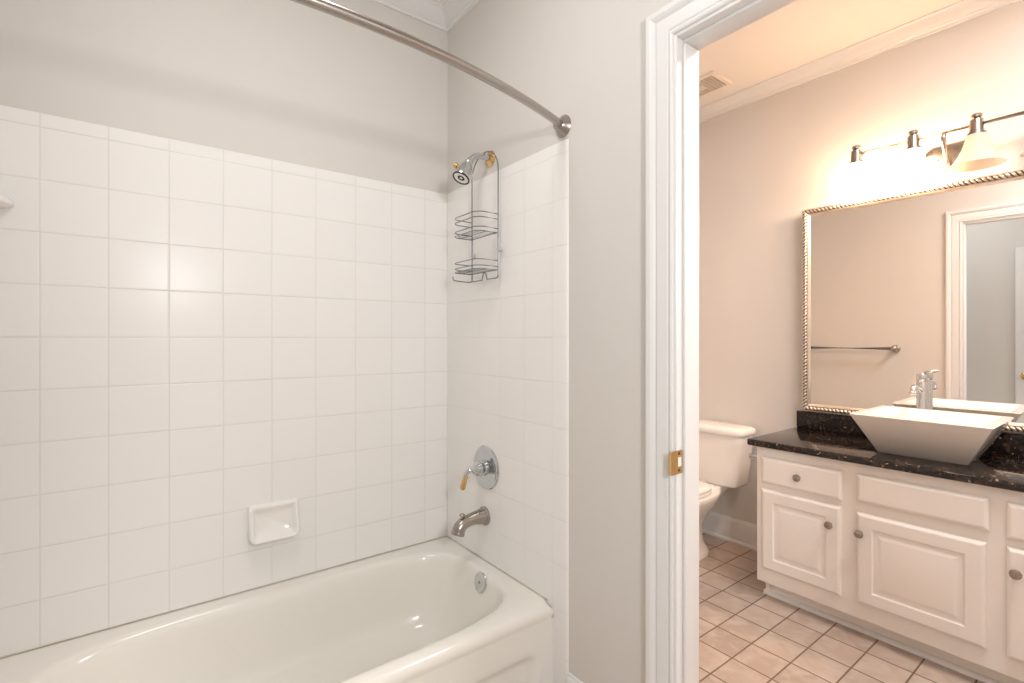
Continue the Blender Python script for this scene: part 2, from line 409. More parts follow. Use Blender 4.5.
# ------------------------------------------------------------------ the white door seen in the mirror
door2 = thing('door_2', (-0.66, -0.33, 0), 'white panel door with brass knob standing in the tub room, seen in the mirror', 'door', kind='structure')
def panel_slab(bm, x0, x1, z0, z1, yb, yf, rings):
    """slab with its face at yf; rings = (inset, relief) from the edge inward"""
    s = 1 if yf > yb else -1
    R4 = lambda i, y: [Vector((x0 + i, y, z0 + i)), Vector((x1 - i, y, z0 + i)), Vector((x1 - i, y, z1 - i)), Vector((x0 + i, y, z1 - i))]
    rr = [R4(0, yb)] + [R4(i, yf + s * d) for i, d in rings]
    loft(bm, rr)
bm = B(); box(bm, (-0.66, -0.365, 0.012), (0.09, -0.33, 2.03), 0.002, 1); obj('leaf', bm, TRIM, door2)
for (xa, xb) in ((-0.56, -0.33), (-0.24, -0.01)):
    for (za, zb) in ((0.16, 0.80), (0.98, 1.62), (1.72, 1.92)):
        bm = B(); panel_slab(bm, xa, xb, za, zb, -0.3305, -0.328, [(0, -0.001), (0.012, 0.001), (0.03, -0.0005), (0.045, 0.002)]); obj('panel', bm, TRIM, door2)
bm = B(); lathe(bm, (-0.60, -0.33, 0.92), (0, 1, 0), [(0, 0.031), (0.004, 0.031), (0.009, 0.024), (0.012, 0.012), (0.030, 0.011), (0.036, 0.020), (0.046, 0.027), (0.056, 0.026), (0.063, 0.018), (0.065, 0.0)], 24)
obj('door_knob', bm, BRASS, door2)

# ------------------------------------------------------------------ bathtub
tub = thing('bathtub', (-1.61, 0.37, 0), 'ivory alcove bathtub with rounded rim set between the white tiled walls', 'bathtub')
def make_tub():
    N = 96; cx, cy = -1.608, 0.406
    X0, X1, Y0, Y1 = -1.9751, -1.254, YR + 0.009, 1.1271
    # angles that hit the rectangle's corners exactly
    base = [2 * math.pi * i / N for i in range(N)]
    for X, Y in ((X0, Y0), (X1, Y0), (X1, Y1), (X0, Y1)):
        a = math.atan2((Y - cy) / 0.64, (X - cx) / 0.302) % (2 * math.pi)
        k = min(range(N), key=lambda i: abs(base[i] - a)); base[k] = a
    def rect(dx0, dx1, dy0, dy1, z):
        out = []
        for t in base:
            dx, dy = math.cos(t) * 0.302, math.sin(t) * 0.64
            xs = (X1 + dx1 - cx) if dx > 0 else (cx - X0 + dx0)
            ys = (Y1 + dy1 - cy) if dy > 0 else (cy - Y0 + dy0)
            k = min(xs / abs(dx) if abs(dx) > 1e-9 else 1e9, ys / abs(dy) if abs(dy) > 1e-9 else 1e9)
            out.append(Vector((cx + dx * k, cy + dy * k, z)))
        return out
    def oval(x0, x1, y0, y1, z, p):
        out = []
        mx, my, hx, hy = (x0 + x1) / 2, (y0 + y1) / 2, (x1 - x0) / 2, (y1 - y0) / 2
        for t in base:
            c, s = math.cos(t), math.sin(t)
            # same direction from the centre, radius of a superellipse
            k = (abs(c) ** p + abs(s) ** p) ** (-1 / p)
            out.append(Vector((mx + hx * c * k, my + hy * s * k, z)))
        return out
    P = 4.2
    rings = [rect(0, -0.022, 0, 0, 0.05), rect(0, -0.022, 0, 0, 0.285), rect(0, -0.004, 0, 0, 0.285), rect(0, -0.0035, 0, 0, 0.297), rect(0, -0.001, 0, 0, 0.308), rect(0, 0, 0, 0, 0.316), rect(0, -0.002, 0, 0, 0.327), rect(0, -0.008, 0, 0, 0.337), rect(0, -0.018, 0, 0, 0.3435)]
    # into the basin
    for dz, d, bx0, bx1, by0, by1 in (
            (0.346, -0.012, 0, 0, 0, 0), (0.3445, 0.000, 0, 0, 0, 0), (0.339, 0.009, 0, 0, 0, 0), (0.329, 0.015, 0, 0, 0.004, 0), (0.31, 0.020, 0, 0, 0.014, 0),
            (0.26, 0.028, 0, 0, 0.05, 0.004), (0.20, 0.036, 0, 0, 0.10, 0.010), (0.14, 0.046, 0, 0, 0.155, 0.020), (0.10, 0.060, 0, 0, 0.195, 0.032), (0.075, 0.085, 0, 0, 0.225, 0.05), (0.062, 0.125, 0, 0, 0.25, 0.07), (0.060, 0.18, 0, 0, 0.28, 0.10)):
        rings.append(oval(-1.914 + d + bx0, -1.302 - d - bx1, -0.238 + d + by0, 1.072 - d * 0.9 - by1, dz, P))
    bm = B(); loft(bm, rings, cap0=False)
    obj('basin', bm, ENAMEL, tub, angle=60)
    # apron with a shallow recessed panel
    bm = B(); ny, nz = 90, 24; g = []
    ya, yb_, za, zb = -0.18, 1.055, 0.05, 0.205
    def ss(x): x = max(0, min(1, x)); return x * x * (3 - 2 * x)
    for j in range(nz + 1):
        z = 0.297 * j / nz; row = []
        for i in range(ny + 1):
            y = Y0 + (Y1 - Y0) * i / ny
            # rounded-rectangle signed distance
            hx, hz, r = (yb_ - ya) / 2, (zb - za) / 2, 0.04
            qx, qz = abs(y - (ya + yb_) / 2) - hx + r, abs(z - (za + zb) / 2) - hz + r
            d = math.hypot(max(qx, 0), max(qz, 0)) + min(max(qx, qz), 0) - r
            rec = ss(-d / 0.022) * 0.013
            x = -1.2573 - rec - (0.010 * ss((0.03 - z) / 0.03))
            row.append(bm.verts.new((x, y, z)))
        g.append(row)
    for j in range(nz):
        for i in range(ny): bm.faces.new((g[j][i], g[j][i + 1], g[j + 1][i + 1], g[j + 1][i]))
    # returns so the apron is a solid sheet
    bk = [[bm.verts.new((-1.272, v.co.y, v.co.z)) for v in row] for row in (g[0], g[-1])]
    for i in range(ny):
        bm.faces.new((g[0][i], g[0][i + 1], bk[0][i + 1], bk[0][i])); bm.faces.new((g[-1][i], g[-1][i + 1], bk[1][i + 1], bk[1][i]))
        bm.faces.new((bk[0][i], bk[0][i + 1], bk[1][i + 1], bk[1][i]))
    obj('apron', bm, ENAMEL, tub, angle=60)
make_tub()
# overflow plate on the end wall and drain in the bottom
bm = B(); ov = Vector((-1.585, 1.0555, 0.308)); ax = Vector((0, -1, 0.22))
lathe(bm, ov, ax, [(-0.008, 0.030), (0.003, 0.036), (0.006, 0.037), (0.009, 0.035), (0.011, 0.030), (0.012, 0.010)], 28)
o = obj('overflow_plate', bm, CHROME, tub); o['label'] = 'round chrome overflow plate'
bm = B(); lathe(bm, ov + ax.normalized() * 0.011, ax, [(0, 0.005), (0.003, 0.005), (0.004, 0.003)], 10); obj('overflow_screw', bm, NICKEL, tub)
bm = B(); lathe(bm, (-1.60, 0.86, 0.058), (0, 0, 1), [(0, 0.036), (0.004, 0.036), (0.006, 0.030), (0.004, 0.024), (0.010, 0.022), (0.012, 0.0)], 24); obj('drain', bm, CHROME, tub)

# ------------------------------------------------------------------ tub spout, mixer, shower head
XS = -1.668
spout = thing('tub_spout', (XS, 1.127, 0.524), 'brushed nickel tub spout curving out of the tiled wall above the tub', 'spout')
bm = B()
cl = [(0, 0.0), (-0.010, 0.0), (-0.028, 0.001), (-0.052, 0.001), (-0.076, -0.002), (-0.096, -0.007), (-0.112, -0.015), (-0.122, -0.027), (-0.126, -0.040)]
rx = [0.034, 0.033, 0.029, 0.025, 0.0235, 0.0235, 0.0245, 0.0255, 0.0245]
pts = [Vector((XS, 1.127 + a, 0.524 + c)) for a, c in cl]
tube(bm, spline(pts, 4), [rx[min(i // 4, 8)] + (rx[min(i // 4 + 1, 8)] - rx[min(i // 4, 8)]) * (i % 4) / 4 for i in range(len(pts) * 4 - 3)], 20)
obj('body', bm, NICKEL, spout, angle=50)
bm = B(); lathe(bm, (XS, 1.127, 0.524), (0, -1, 0), [(0, 0.037), (0.006, 0.0375), (0.011, 0.034), (0.013, 0.028)], 24); obj('wall_flange', bm, NICKEL, spout)
bm = B(); lathe(bm, (XS, 1.127 - 0.108, 0.524 + 0.004), (0, 0, 1), [(0, 0.006), (0.010, 0.005), (0.016, 0.004), (0.018, 0.011), (0.022, 0.012), (0.025, 0.009), (0.026, 0)], 16); obj('diverter_knob', bm, NICKEL, spout)
bm = B(); a0 = Vector(pts[-1]); lathe(bm, a0, (0, -0.30, -0.95), [(-0.006, 0.0245), (0.004, 0.0268), (0.008, 0.0262), (0.009, 0.018)], 20); obj('outlet_ring', bm, NICKEL, spout)

XVV = -1.655
valve = thing('shower_mixer', (XVV, 1.127, 0.722), 'round chrome shower mixer with a brass-tipped lever on the tiled wall', 'mixer tap')
bm = B(); lathe(bm, (XVV, 1.127, 0.722), (0, -1, 0), [(0, 0.086), (0.004, 0.087), (0.009, 0.083), (0.011, 0.074), (0.009, 0.068), (0.010, 0.050), (0.013, 0.036), (0.014, 0.0)], 48); obj('escutcheon', bm, CHROME, valve)
bm = B(); lathe(bm, (XVV, 1.114, 0.722), (0, -1, 0), [(0, 0.030), (0.004, 0.031), (0.012, 0.028), (0.016, 0.0215), (0.024, 0.021)], 32); obj('sleeve', bm, CHROME, valve)
bm = B(); lathe(bm, (XVV, 1.092, 0.722), (0, -1, 0), [(0, 0.0225), (0.003, 0.031), (0.008, 0.031), (0.011, 0.026), (0.016, 0.028), (0.021, 0.024), (0.028, 0.018), (0.034, 0.012), (0.037, 0.0)], 32)
hub = obj('handle_hub', bm, CHROME, valve)
bm = B(); lv = [Vector((XVV, 1.062, 0.724)), Vector((XVV - 0.002, 1.048, 0.723)), Vector((XVV - 0.006, 1.038, 0.713)), Vector((XVV - 0.010, 1.034, 0.700))]
tube(bm, spline(lv, 5), 0.0085, 12); obj('lever', bm, CHROME, valve)
bm = B(); l0 = lv[-1]; ld = Vector((-0.016, -0.008, -0.058))
lathe(bm, l0, ld, [(0, 0.009), (0.003, 0.0105), (0.010, 0.0095), (0.035, 0.0115), (0.050, 0.0115), (0.056, 0.009), (0.058, 0.0)], 16)
o = obj('lever_tip', bm, BRASS, valve); o['label'] = 'brass lever tip'

XH = -1.640
head = thing('shower_sprayer', (XH, YF, 1.960), 'chrome shower head with brass wall flange above the tiled end wall', 'shower head')
bm = B(); lathe(bm, (XH, YF, 1.960), (0, -1, 0), [(0, 0.032), (0.003, 0.0325), (0.007, 0.029), (0.011, 0.019), (0.014, 0.014)], 28)
o = obj('wall_flange', bm, BRASS, head); o['label'] = 'brass wall flange'
bm = B(); arm = spline([(XH, YF, 1.960), (XH, 1.10, 1.961), (XH, 1.068, 1.956), (XH, 1.042, 1.938), (XH, 1.026, 1.918)], 6); tube(bm, arm, 0.0125, 14); obj('shower_arm', bm, CHROME, head)
bm = B(); p = Vector((XH, 1.034, 1.929)); hd = Vector((0.006, -0.046, -0.086)).normalized()
lathe(bm, p, hd, [(-0.004, 0.011), (0.0, 0.0155), (0.010, 0.0165), (0.016, 0.014), (0.022, 0.021), (0.036, 0.027), (0.056, 0.031), (0.070, 0.034), (0.082, 0.0345), (0.086, 0.033)], 28, cap1=False); shell = obj('head_shell', bm, CHROME, head)
bm = B(); lathe(bm, p, hd, [(0.078, 0.0335), (0.087, 0.0345), (0.089, 0.032), (0.085, 0.030)], 28); o = obj('rim_ring', bm, BLACK, head); o['label'] = 'dark rim ring'
bm = B(); lathe(bm, p, hd, [(0.078, 0.020), (0.083, 0.028), (0.0855, 0.029), (0.0865, 0.022), (0.0845, 0.012), (0.0855, 0.0)], 24); obj('spray_face', bm, CERAMIC, head)
bm = B(); sd = Vector((-0.55, -0.70, 0.46)).normalized(); lathe(bm, p + hd * 0.046 + sd * 0.022, sd, [(0, 0.006), (0.010, 0.006), (0.012, 0.011), (0.022, 0.0115), (0.025, 0.008), (0.0255, 0)], 16)
o = obj('spray_knob', bm, BRASS, head); o['label'] = 'brass spray selector knob'

# ------------------------------------------------------------------ wire shower caddy
CXc, CYc = -1.6385, 1.105
caddy = thing('shower_caddy', (CXc, CYc, 1.475), 'two-basket wire shower caddy hanging from the shower arm', 'shower caddy')
hw = 0.0925
def basket(name, z_rails, z_floor):
    d = 0.096
    def loop(z, pad=0.0):
        yf = CYc - d + pad; r = 0.035
        pts = [(CXc + hw - 0.001, CYc - 0.003, z)]
        for k in range(7):
            a = R(90 * k / 6); pts.append((CXc + hw - r + r * math.cos(a) , yf + r - r * math.sin(a), z))
        for k in range(7):
            a = R(90 + 90 * k / 6); pts.append((CXc - hw + r + r * math.cos(a), yf + r - r * math.sin(a), z))
        pts.append((CXc - hw + 0.001, CYc - 0.003, z)); return pts
    bm = B()
    for z in z_rails: tube(bm, loop(z), 0.0021, 6)
    tube(bm, loop(z_floor), 0.0021, 6)
    for k in range(9):                                   # floor wires front to back
        x = CXc - hw + 0.012 + (2 * hw - 0.024) * k / 8
        tube(bm, [(x, CYc - 0.002, z_floor + 0.001), (x, CYc - d + (0.012 if 0 < k < 8 else 0.022), z_floor + 0.001)], 0.0015, 6)
    for k in range(2): tube(bm, [(CXc - hw, CYc - 0.004 - 0.05 * k, z_floor), (CXc + hw, CYc - 0.004 - 0.05 * k, z_floor)], 0.0018, 6)
    obj(name, bm, WIRE, caddy)
bm = B(); loop = [(CXc - hw, CYc, 1.480), (CXc - hw, CYc, 1.7), (CXc - hw, CYc, 1.890)]
for k in range(1, 16):
    a = R(180 - 180 * k / 16); loop.append((CXc + hw * math.cos(a), CYc, 1.890 + (hw - 0.004) * math.sin(a)))
loop += [(CXc + hw, CYc, 1.890), (CXc + hw, CYc, 1.7), (CXc + hw, CYc, 1.485)]
for k in range(1, 6):
    a = R(-90 * k / 5); loop.append((CXc + hw - 0.012 + 0.012 * math.cos(a), CYc, 1.485 + 0.012 * math.sin(a)))
loop += [(CXc + 0.016, CYc, 1.473), (CXc + 0.013, CYc, 1.486), (CXc + 0.009, CYc, 1.497), (CXc, CYc, 1.501), (CXc - 0.009, CYc, 1.497), (CXc - 0.013, CYc, 1.486), (CXc - 0.018, CYc, 1.473), (CXc - hw + 0.004, CYc, 1.473)]
tube(bm, loop, 0.0027, 8); obj('hanging_loop', bm, WIRE, caddy)
bm = B(); tube(bm, spline([(CXc - hw, CYc, 1.53), (CXc - hw, CYc, 1.478), (CXc - hw + 0.004, CYc - 0.02, 1.470), (CXc - hw + 0.012, CYc - 0.082, 1.470), (CXc - hw + 0.012, CYc - 0.095, 1.474), (CXc - hw + 0.010, CYc - 0.097, 1.486)], 5), 0.0024, 8); obj('washcloth_hook', bm, WIRE, caddy)
basket('upper_basket', (1.716, 1.696, 1.660), 1.644)
basket('lower_basket', (1.538, 1.515), 1.502)
for sx, z in ((-1, 1.580), (1, 1.582)):
    bm = B(); lathe(bm, (CXc + sx * hw, CYc + 0.003, z), (0, 1, 0), [(-0.006, 0.007), (-0.003, 0.008), (0.004, 0.008), (0.010, 0.010), (0.012, 0.0)], 18); obj('suction_cup', bm, RUBBER, caddy)

# ------------------------------------------------------------------ soap dish and corner shelf
soap = thing('soap_dish', (-1.975, 0.401, 0.522), 'white ceramic soap dish set into the tiled wall above the tub', 'soap dish')
def make_soap():
    bm = B(); y0, y1, z0, z1 = 0.318, 0.486, 0.514, 0.644
    def ring(x, iy, it, ib, r0, n=6):
        out = []; a, b_, c, d = y0 + iy, y1 - iy, z0 + ib, z1 - it
        for sy, sz, s in ((1, 1, 0), (-1, 1, 90), (-1, -1, 180), (1, -1, 270)):
            r = r0 if sz < 0 else r0 * 0.35; cy = b_ - r if sy > 0 else a + r; cz = d - r if sz > 0 else c + r
            for k in range(n + 1):
                t = R(s + 90 * k / n); out.append(Vector((x(cz + r * math.sin(t)), cy + r * math.cos(t), cz + r * math.sin(t))))
        return out
    # front surface leans out towards the bottom lip
    lean = lambda k, c0: (lambda z: -1.975 + c0 + k * (z1 - z) / (z1 - z0))
    rings = [ring(lambda z: -1.975, 0, 0, 0.006, 0.022), ring(lean(0.030, 0.010), 0.000, 0, 0, 0.022), ring(lean(0.036, 0.014), 0.004, 0.004, 0.003, 0.020), ring(lean(0.038, 0.015), 0.009, 0.010, 0.008, 0.017),
             ring(lean(0.036, 0.012), 0.014, 0.016, 0.012, 0.014), ring(lean(0.020, 0.006), 0.020, 0.024, 0.018, 0.012), ring(lean(0.010, 0.003), 0.030, 0.034, 0.030, 0.010)]
    loft(bm, rings); obj('dish', bm, CERAMIC, soap, angle=60)
make_soap()
def make_shelf():
    bm = B(); z = 1.618; cx, cy = -1.975, YR + 0.008; Rr = 0.108
    def ring(zz, r):
        out = [Vector((cx, cy, zz))]
        for k in range(17):
            a = R(90 * k / 16); out.append(Vector((cx + r * math.cos(a), cy + r * math.sin(a), zz)))
        return out
    loft(bm, [ring(z - 0.016, 0.075), ring(z - 0.010, Rr - 0.008), ring(z - 0.003, Rr), ring(z + 0.008, Rr), ring(z + 0.012, Rr - 0.004), ring(z + 0.011, Rr - 0.010), ring(z + 0.006, Rr - 0.014)])
    o = obj('corner_shelf', bm, CERAMIC, loc=(cx + 0.04, cy + 0.04, z))
    tag(o, 'white ceramic corner shelf high on the tile at the left picture edge', 'shelf')
make_shelf()

# ------------------------------------------------------------------ curved shower rod
rod = thing('shower_rod', (-1.20, 1.13, 1.945), 'curved satin steel shower rod bowing out above the tub', 'shower rod')
ymid, half, sag = (YF + YR) / 2, (YF - YR) / 2, 0.135
pts = []
for k in range(49):
    u = -1 + 2 * k / 48; y = ymid + half * u
    pts.append((-1.214 + sag * (1 - abs(u) ** 2.0), y, 1.945))
bm = B(); tube(bm, pts, 0.0125, 16); obj('tube', bm, SATIN, rod, angle=60)
for y, s in ((YF, -1), (YR, 1)):
    bm = B(); dirv = Vector((0.16 , s, 0))
    lathe(bm, (-1.214, y, 1.945), (0, s, 0), [(0, 0.036), (0.003, 0.037), (0.006, 0.035), (0.016, 0.026), (0.024, 0.019), (0.032, 0.016), (0.033, 0.010)], 28); obj('wall_flange', bm, SATIN, rod)

# ------------------------------------------------------------------ vanity cabinet
VX0, VX1, VYF, VZ0, VZ1 = -1.195, 0.030, 2.385, 0.082, 0.726
van = thing('vanity_cabinet', (-0.585, 2.65, 0), 'long white vanity cabinet with raised-panel doors under the granite counter', 'vanity cabinet')
bm = B(); box(bm, (VX0, VYF + 0.02, VZ0), (VX1, YM - 0.002, VZ1)); box(bm, (VX0, VYF, VZ0), (VX1, VYF + 0.02, VZ1), 0.0015, 1); obj('carcass', bm, CABINET, van)
bm = B(); box(bm, (VX0 + 0.012, 2.455, 0.0), (VX1 - 0.012, YM - 0.002, VZ0)); box(bm, (VX0 + 0.012, 2.448, 0.0), (VX0 + 0.034, 2.456, VZ0)); obj('toe_kick', bm, CABINET, van)
bm = B(); qr = [(0, 0), (0.018, 0), (0.0175, 0.005), (0.015, 0.010), (0.010, 0.0155), (0.005, 0.018), (0, 0.0185)]
sweep(bm, [((VX0 + 0.004, 2.456, 0), (0, -1, 0), (0, 0, 1)), ((VX1 - 0.01, 2.456, 0), (0, -1, 0), (0, 0, 1))], qr); obj('shoe_moulding', bm, TRIM, van)
def drawer_front(x0, x1, z0, z1, name, knob):
    bm = B(); panel_slab(bm, x0, x1, z0, z1, VYF, VYF - 0.019, [(0, -0.011), (0.003, -0.006), (0.009, -0.0015), (0.014, 0.0)]); o = obj(name, bm, CABINET, van, angle=15)
    if knob: add_knob((x0 + x1) / 2, (z0 + z1) / 2, o)
def door_front(x0, x1, z0, z1, kx, kz):
    bm = B(); panel_slab(bm, x0, x1, z0, z1, VYF, VYF - 0.019, [(0, -0.012), (0.003, -0.006), (0.009, -0.0015), (0.013, 0.0), (0.055, 0.0), (0.0575, -0.005), (0.062, -0.0065), (0.067, -0.006), (0.084, -0.001), (0.088, -0.0002)])
    o = obj('door', bm, CABINET, van, angle=12); add_knob(kx, kz, o)
def add_knob(x, z, parent):
    bm = B(); lathe(bm, (x, VYF - 0.019, z), (0, -1, 0), [(-0.001, 0.009), (0.003, 0.008), (0.006, 0.006), (0.011, 0.006), (0.015, 0.013), (0.019, 0.0165), (0.023, 0.0160), (0.026, 0.011), (0.0275, 0.0)], 24)
    obj('knob', bm, NICKEL, parent)
drawer_front(-1.168, -0.830, 0.556, 0.681, 'drawer', True)
door_front(-1.168, -0.833, 0.151, 0.529, -0.872, 0.446)
drawer_front(-0.777, -0.376, 0.568, 0.683, 'false_drawer_front', False)
door_front(-0.777, -0.384, 0.152, 0.524, -0.7605, 0.443)
drawer_front(-0.334, -0.002, 0.556, 0.681, 'drawer', True)
door_front(-0.334, -0.002, 0.151, 0.529, -0.308, 0.450)

# granite counter with eased front edge and splashback
bm = B(); box(bm, (VX0 - 0.035, 2.355, 0.726), (VX1 + 0.02, YM - 0.001, 0.757), 0.007, 3)
tag(obj('granite_countertop', bm, GRANITE, loc=(-0.585, 2.63, 0.726)), 'polished dark brown granite countertop on top of the white vanity', 'countertop')
bm = B(); box(bm, (VX0 - 0.035, 2.888, 0.757), (VX1 + 0.02, YM - 0.001, 0.845), 0.002, 1)
tag(obj('granite_splashback', bm, GRANITE, loc=(-0.585, 2.90, 0.757)), 'low black granite splashback strip under the framed mirror', 'splashback')

# ------------------------------------------------------------------ vessel sink
sink = thing('vessel_sink', (-0.595, 2.60, 0.757), 'white rectangular vessel sink with flared sides on the granite counter', 'sink')
def make_sink():
    bm = B()
    def q(x0, x1, y0, y1, z, r):
        out = []
        for cx, cy, s in ((x1 - r, y1 - r, 0), (x0 + r, y1 - r, 90), (x0 + r, y0 + r, 180), (x1 - r, y0 + r, 270)):
            for k in range(4):
                t = R(s + 30 * k); out.append(Vector((cx + r * math.cos(t), cy + r * math.sin(t), z)))
        return out
    x0, x1, y0, y1 = -0.813, -0.370, 2.400, 2.800; zt = 0.926
    bx0, bx1, by0, by1 = -0.748, -0.458, 2.518, 2.715
    rings = [q(bx0 + 0.004, bx1 - 0.004, by0 + 0.004, by1 - 0.004, 0.757, 0.003), q(bx0, bx1, by0, by1, 0.760, 0.004), q(x0, x1, y0, y1, zt - 0.004, 0.005), q(x0 + 0.003, x1 - 0.003, y0 + 0.003, y1 - 0.003, zt, 0.005),
             q(x0 + 0.030, x1 - 0.030, y0 + 0.030, y1 - 0.030, zt, 0.006), q(x0 + 0.034, x1 - 0.034, y0 + 0.034, y1 - 0.034, zt - 0.004, 0.008), q(x0 + 0.075, x1 - 0.075, y0 + 0.100, y1 - 0.090, zt - 0.120, 0.02), q(x0 + 0.10, x1 - 0.10, y0 + 0.130, y1 - 0.12, zt - 0.138, 0.02)]
    loft(bm, rings); obj('bowl', bm, PORCELAIN, sink, angle=30)
    bm = B(); lathe(bm, (-0.595, 2.61, zt - 0.139), (0, 0, 1), [(0, 0.026), (0.004, 0.026), (0.006, 0.020), (0.004, 0.014), (0.008, 0.0)], 20); obj('drain', bm, CHROME, sink)
make_sink()

# ------------------------------------------------------------------ tall faucet
FX, FY = -0.672, 2.832
fau = thing('sink_faucet', (FX, FY, 0.757), 'tall chrome single-lever faucet standing behind the white vessel sink', 'faucet')
bm = B(); lathe(bm, (FX, FY, 0.757), (0, 0, 1), [(0, 0.026), (0.006, 0.026), (0.010, 0.021), (0.014, 0.0195), (0.285, 0.0195), (0.288, 0.0185)], 28); obj('body', bm, CHROME, fau)
bm = B(); lathe(bm, (FX, FY, 1.047), (0, 0, 1), [(0, 0.0175), (0.004, 0.0195), (0.030, 0.0195), (0.034, 0.017), (0.035, 0.0)], 28); obj('cap', bm, CHROME, fau)
bm = B(); tube(bm, [(FX, FY, 1.076), (FX + 0.010, FY + 0.004, 1.084), (FX + 0.030, FY - 0.002, 1.090), (FX + 0.040, FY - 0.004, 1.092)], [0.006, 0.007, 0.0075, 0.005], 12); obj('lever', bm, CHROME, fau)
bm = B(); sp_ = spline([(FX, FY - 0.012, 1.005), (FX, FY - 0.05, 1.020), (FX, FY - 0.095, 1.026), (FX, FY - 0.118, 1.018), (FX, FY - 0.125, 1.003)], 5); tube(bm, sp_, 0.0125, 16); s_o = obj('spout', bm, CHROME, fau, angle=60)
bm = B(); lathe(bm, (FX, FY - 0.1255, 1.007), (0, -0.15, -1), [(0, 0.0135), (0.002, 0.0155), (0.010, 0.0155), (0.012, 0.013), (0.010, 0.010)], 20); obj('aerator_ring', bm, CHROME, fau)

# ------------------------------------------------------------------ framed mirror
MX0, MX1, MZ0, MZ1 = -1.192, 0.022, 0.852, 1.931
mir = thing('framed_mirror', (MX1, YM - 0.001, MZ0), 'large mirror in a champagne rope-carved frame above the vanity counter', 'mirror')
mir_rot = R(1.25)
def mirror():
    yb, yf = YM - 0.002, YM - 0.030
    def loop(i, y): return [Vector((MX0 + i, y, MZ0 + i)), Vector((MX1 - i, y, MZ0 + i)), Vector((MX1 - i, y, MZ1 - i)), Vector((MX0 + i, y, MZ1 - i))]
    bm = B()
    prof = [(0.0, yb), (0.0, yf + 0.008), (0.002, yf + 0.005), (0.005, yf + 0.005), (0.005, yf + 0.012), (0.027, yf + 0.012), (0.0275, yf + 0.005), (0.029, yf + 0.003), (0.032, yf + 0.004), (0.035, yf + 0.008), (0.038, yf + 0.012), (0.041, yf + 0.014), (0.041, yf + 0.017)]
    loft(bm, [loop(i, y) for i, y in prof], cap0=True, cap1=False); obj('frame', bm, FRAME_GOLD, mir, angle=20)
    # twisted rope bead
    i0 = 0.0160; c = loop(i0, yf + 0.006)
    bm = B(); seg = 16; pitch = 0.0175
    for k in range(4):
        a, e = c[k], c[(k + 1) % 4]; L = (e - a).length; n = int(L / pitch) * 8; d = (e - a).normalized(); u = Vector((0, -1, 0)); v = d.cross(u)
        vr = []
        for s in range(n + 1):
            p = a.lerp(e, s / n); ring = []
            for q in range(seg):
                ph = 2 * math.pi * q / seg
                w = abs(math.cos((ph * 2 - 2 * math.pi * s / 8) / 2)) ** 0.7
                rr = 0.0112 * (0.62 + 0.38 * w)
                ring.append(bm.verts.new(p + (u * math.cos(ph) + v * math.sin(ph)) * rr))
            vr.append(ring)
        for s in range(n):
            for q in range(seg):
                f = bm.faces.new((vr[s][q], vr[s][(q + 1) % seg], vr[s + 1][(q + 1) % seg], vr[s + 1][q]))
                ph = 2 * math.pi * (q + 0.5) / seg
                if abs(math.cos((ph * 2 - 2 * math.pi * (s + 0.5) / 8) / 2)) < 0.56: f.material_index = 1
        bm.faces.new(vr[0]); bm.faces.new(vr[-1])
    obj('rope_bead', bm, [FRAME_GOLD, FRAME_DARK], mir, angle=60)
    bm = B(); box(bm, (MX0 + 0.036, yf + 0.016, MZ0 + 0.036), (MX1 - 0.036, yb, MZ1 - 0.036)); obj('mirror_glass', bm, MIRROR, mir)
mirror()
mir.rotation_euler.z = mir_rot

# ------------------------------------------------------------------ vanity light bar
LX = [-0.914, -0.6925, -0.481, -0.264]; LY, LZ = 2.79, 2.130
bar = thing('vanity_light', (-0.586, YM, 2.05), 'nickel four-shade vanity light bar above the mirror, two shades glowing', 'wall light')
bm = B(); tube(bm, [(LX[0], LY, LZ), (LX[-1], LY, LZ)], 0.0095, 14); obj('bar', bm, NICKEL, bar)
bm = B()
for k, (y, i) in enumerate(((YM, 0.0), (YM - 0.010, 0.0), (YM - 0.016, 0.006), (YM - 0.018, 0.018))):
    pts = round_rect_xz(-0.586, 2.05, 0.098 - i, 0.060 - i, 0.052 - i * 0.8, 8)
    ring = [Vector((x, y, z)) for x, z in pts]
    if k == 0: rr = []
    rr.append(ring)
loft(bm, rr); obj('backplate', bm, NICKEL, bar)
bm = B(); tube(bm, spline([(-0.586, YM - 0.014, 2.020), (-0.586, YM - 0.055, 2.012), (-0.586, YM - 0.095, 2.045), (-0.586, LY - 0.004, 2.10), (-0.586, LY, LZ)], 6), 0.0085, 12); obj('arm', bm, NICKEL, bar)
bm = B(); lathe(bm, (-0.63, YM - 0.017, 2.045), (0, -1, 0), [(0, 0.006), (0.004, 0.006), (0.007, 0.003)], 12); obj('screw_cap', bm, NICKEL, bar)
SHP = [(2.090, 0.030), (2.078, 0.034), (2.055, 0.040), (2.030, 0.048), (2.005, 0.059), (1.985, 0.071), (1.970, 0.083), (1.961, 0.090)]
for i, x in enumerate(LX):
    bm = B(); lathe(bm, (x, LY, 2.084), (0, 0, 1), [(0, 0.031), (0.012, 0.031), (0.014, 0.024), (0.066, 0.022), (0.069, 0.016), (0.074, 0.012), (0.078, 0.018), (0.086, 0.019), (0.091, 0.014), (0.092, 0)], 24); so = obj('socket', bm, NICKEL, bar)
    bm = B(); lathe(bm, (x, LY, 0), (0, 0, 1), SHP + [(h, r - 0.003) for h, r in SHP[::-1]], 36, cap0=False, cap1=False)
    o = obj('lamp_shade', bm, SHADE_LIT if i < 2 else SHADE_OFF, bar, angle=70)
    o['label'] = 'glowing frosted bell shade' if i < 2 else 'unlit frosted bell shade'
for x in LX[:2]:
    point_lamp('vanity_bulb', (x, LY, 1.975), 8.0, (1.0, 0.60, 0.40), 0.045)

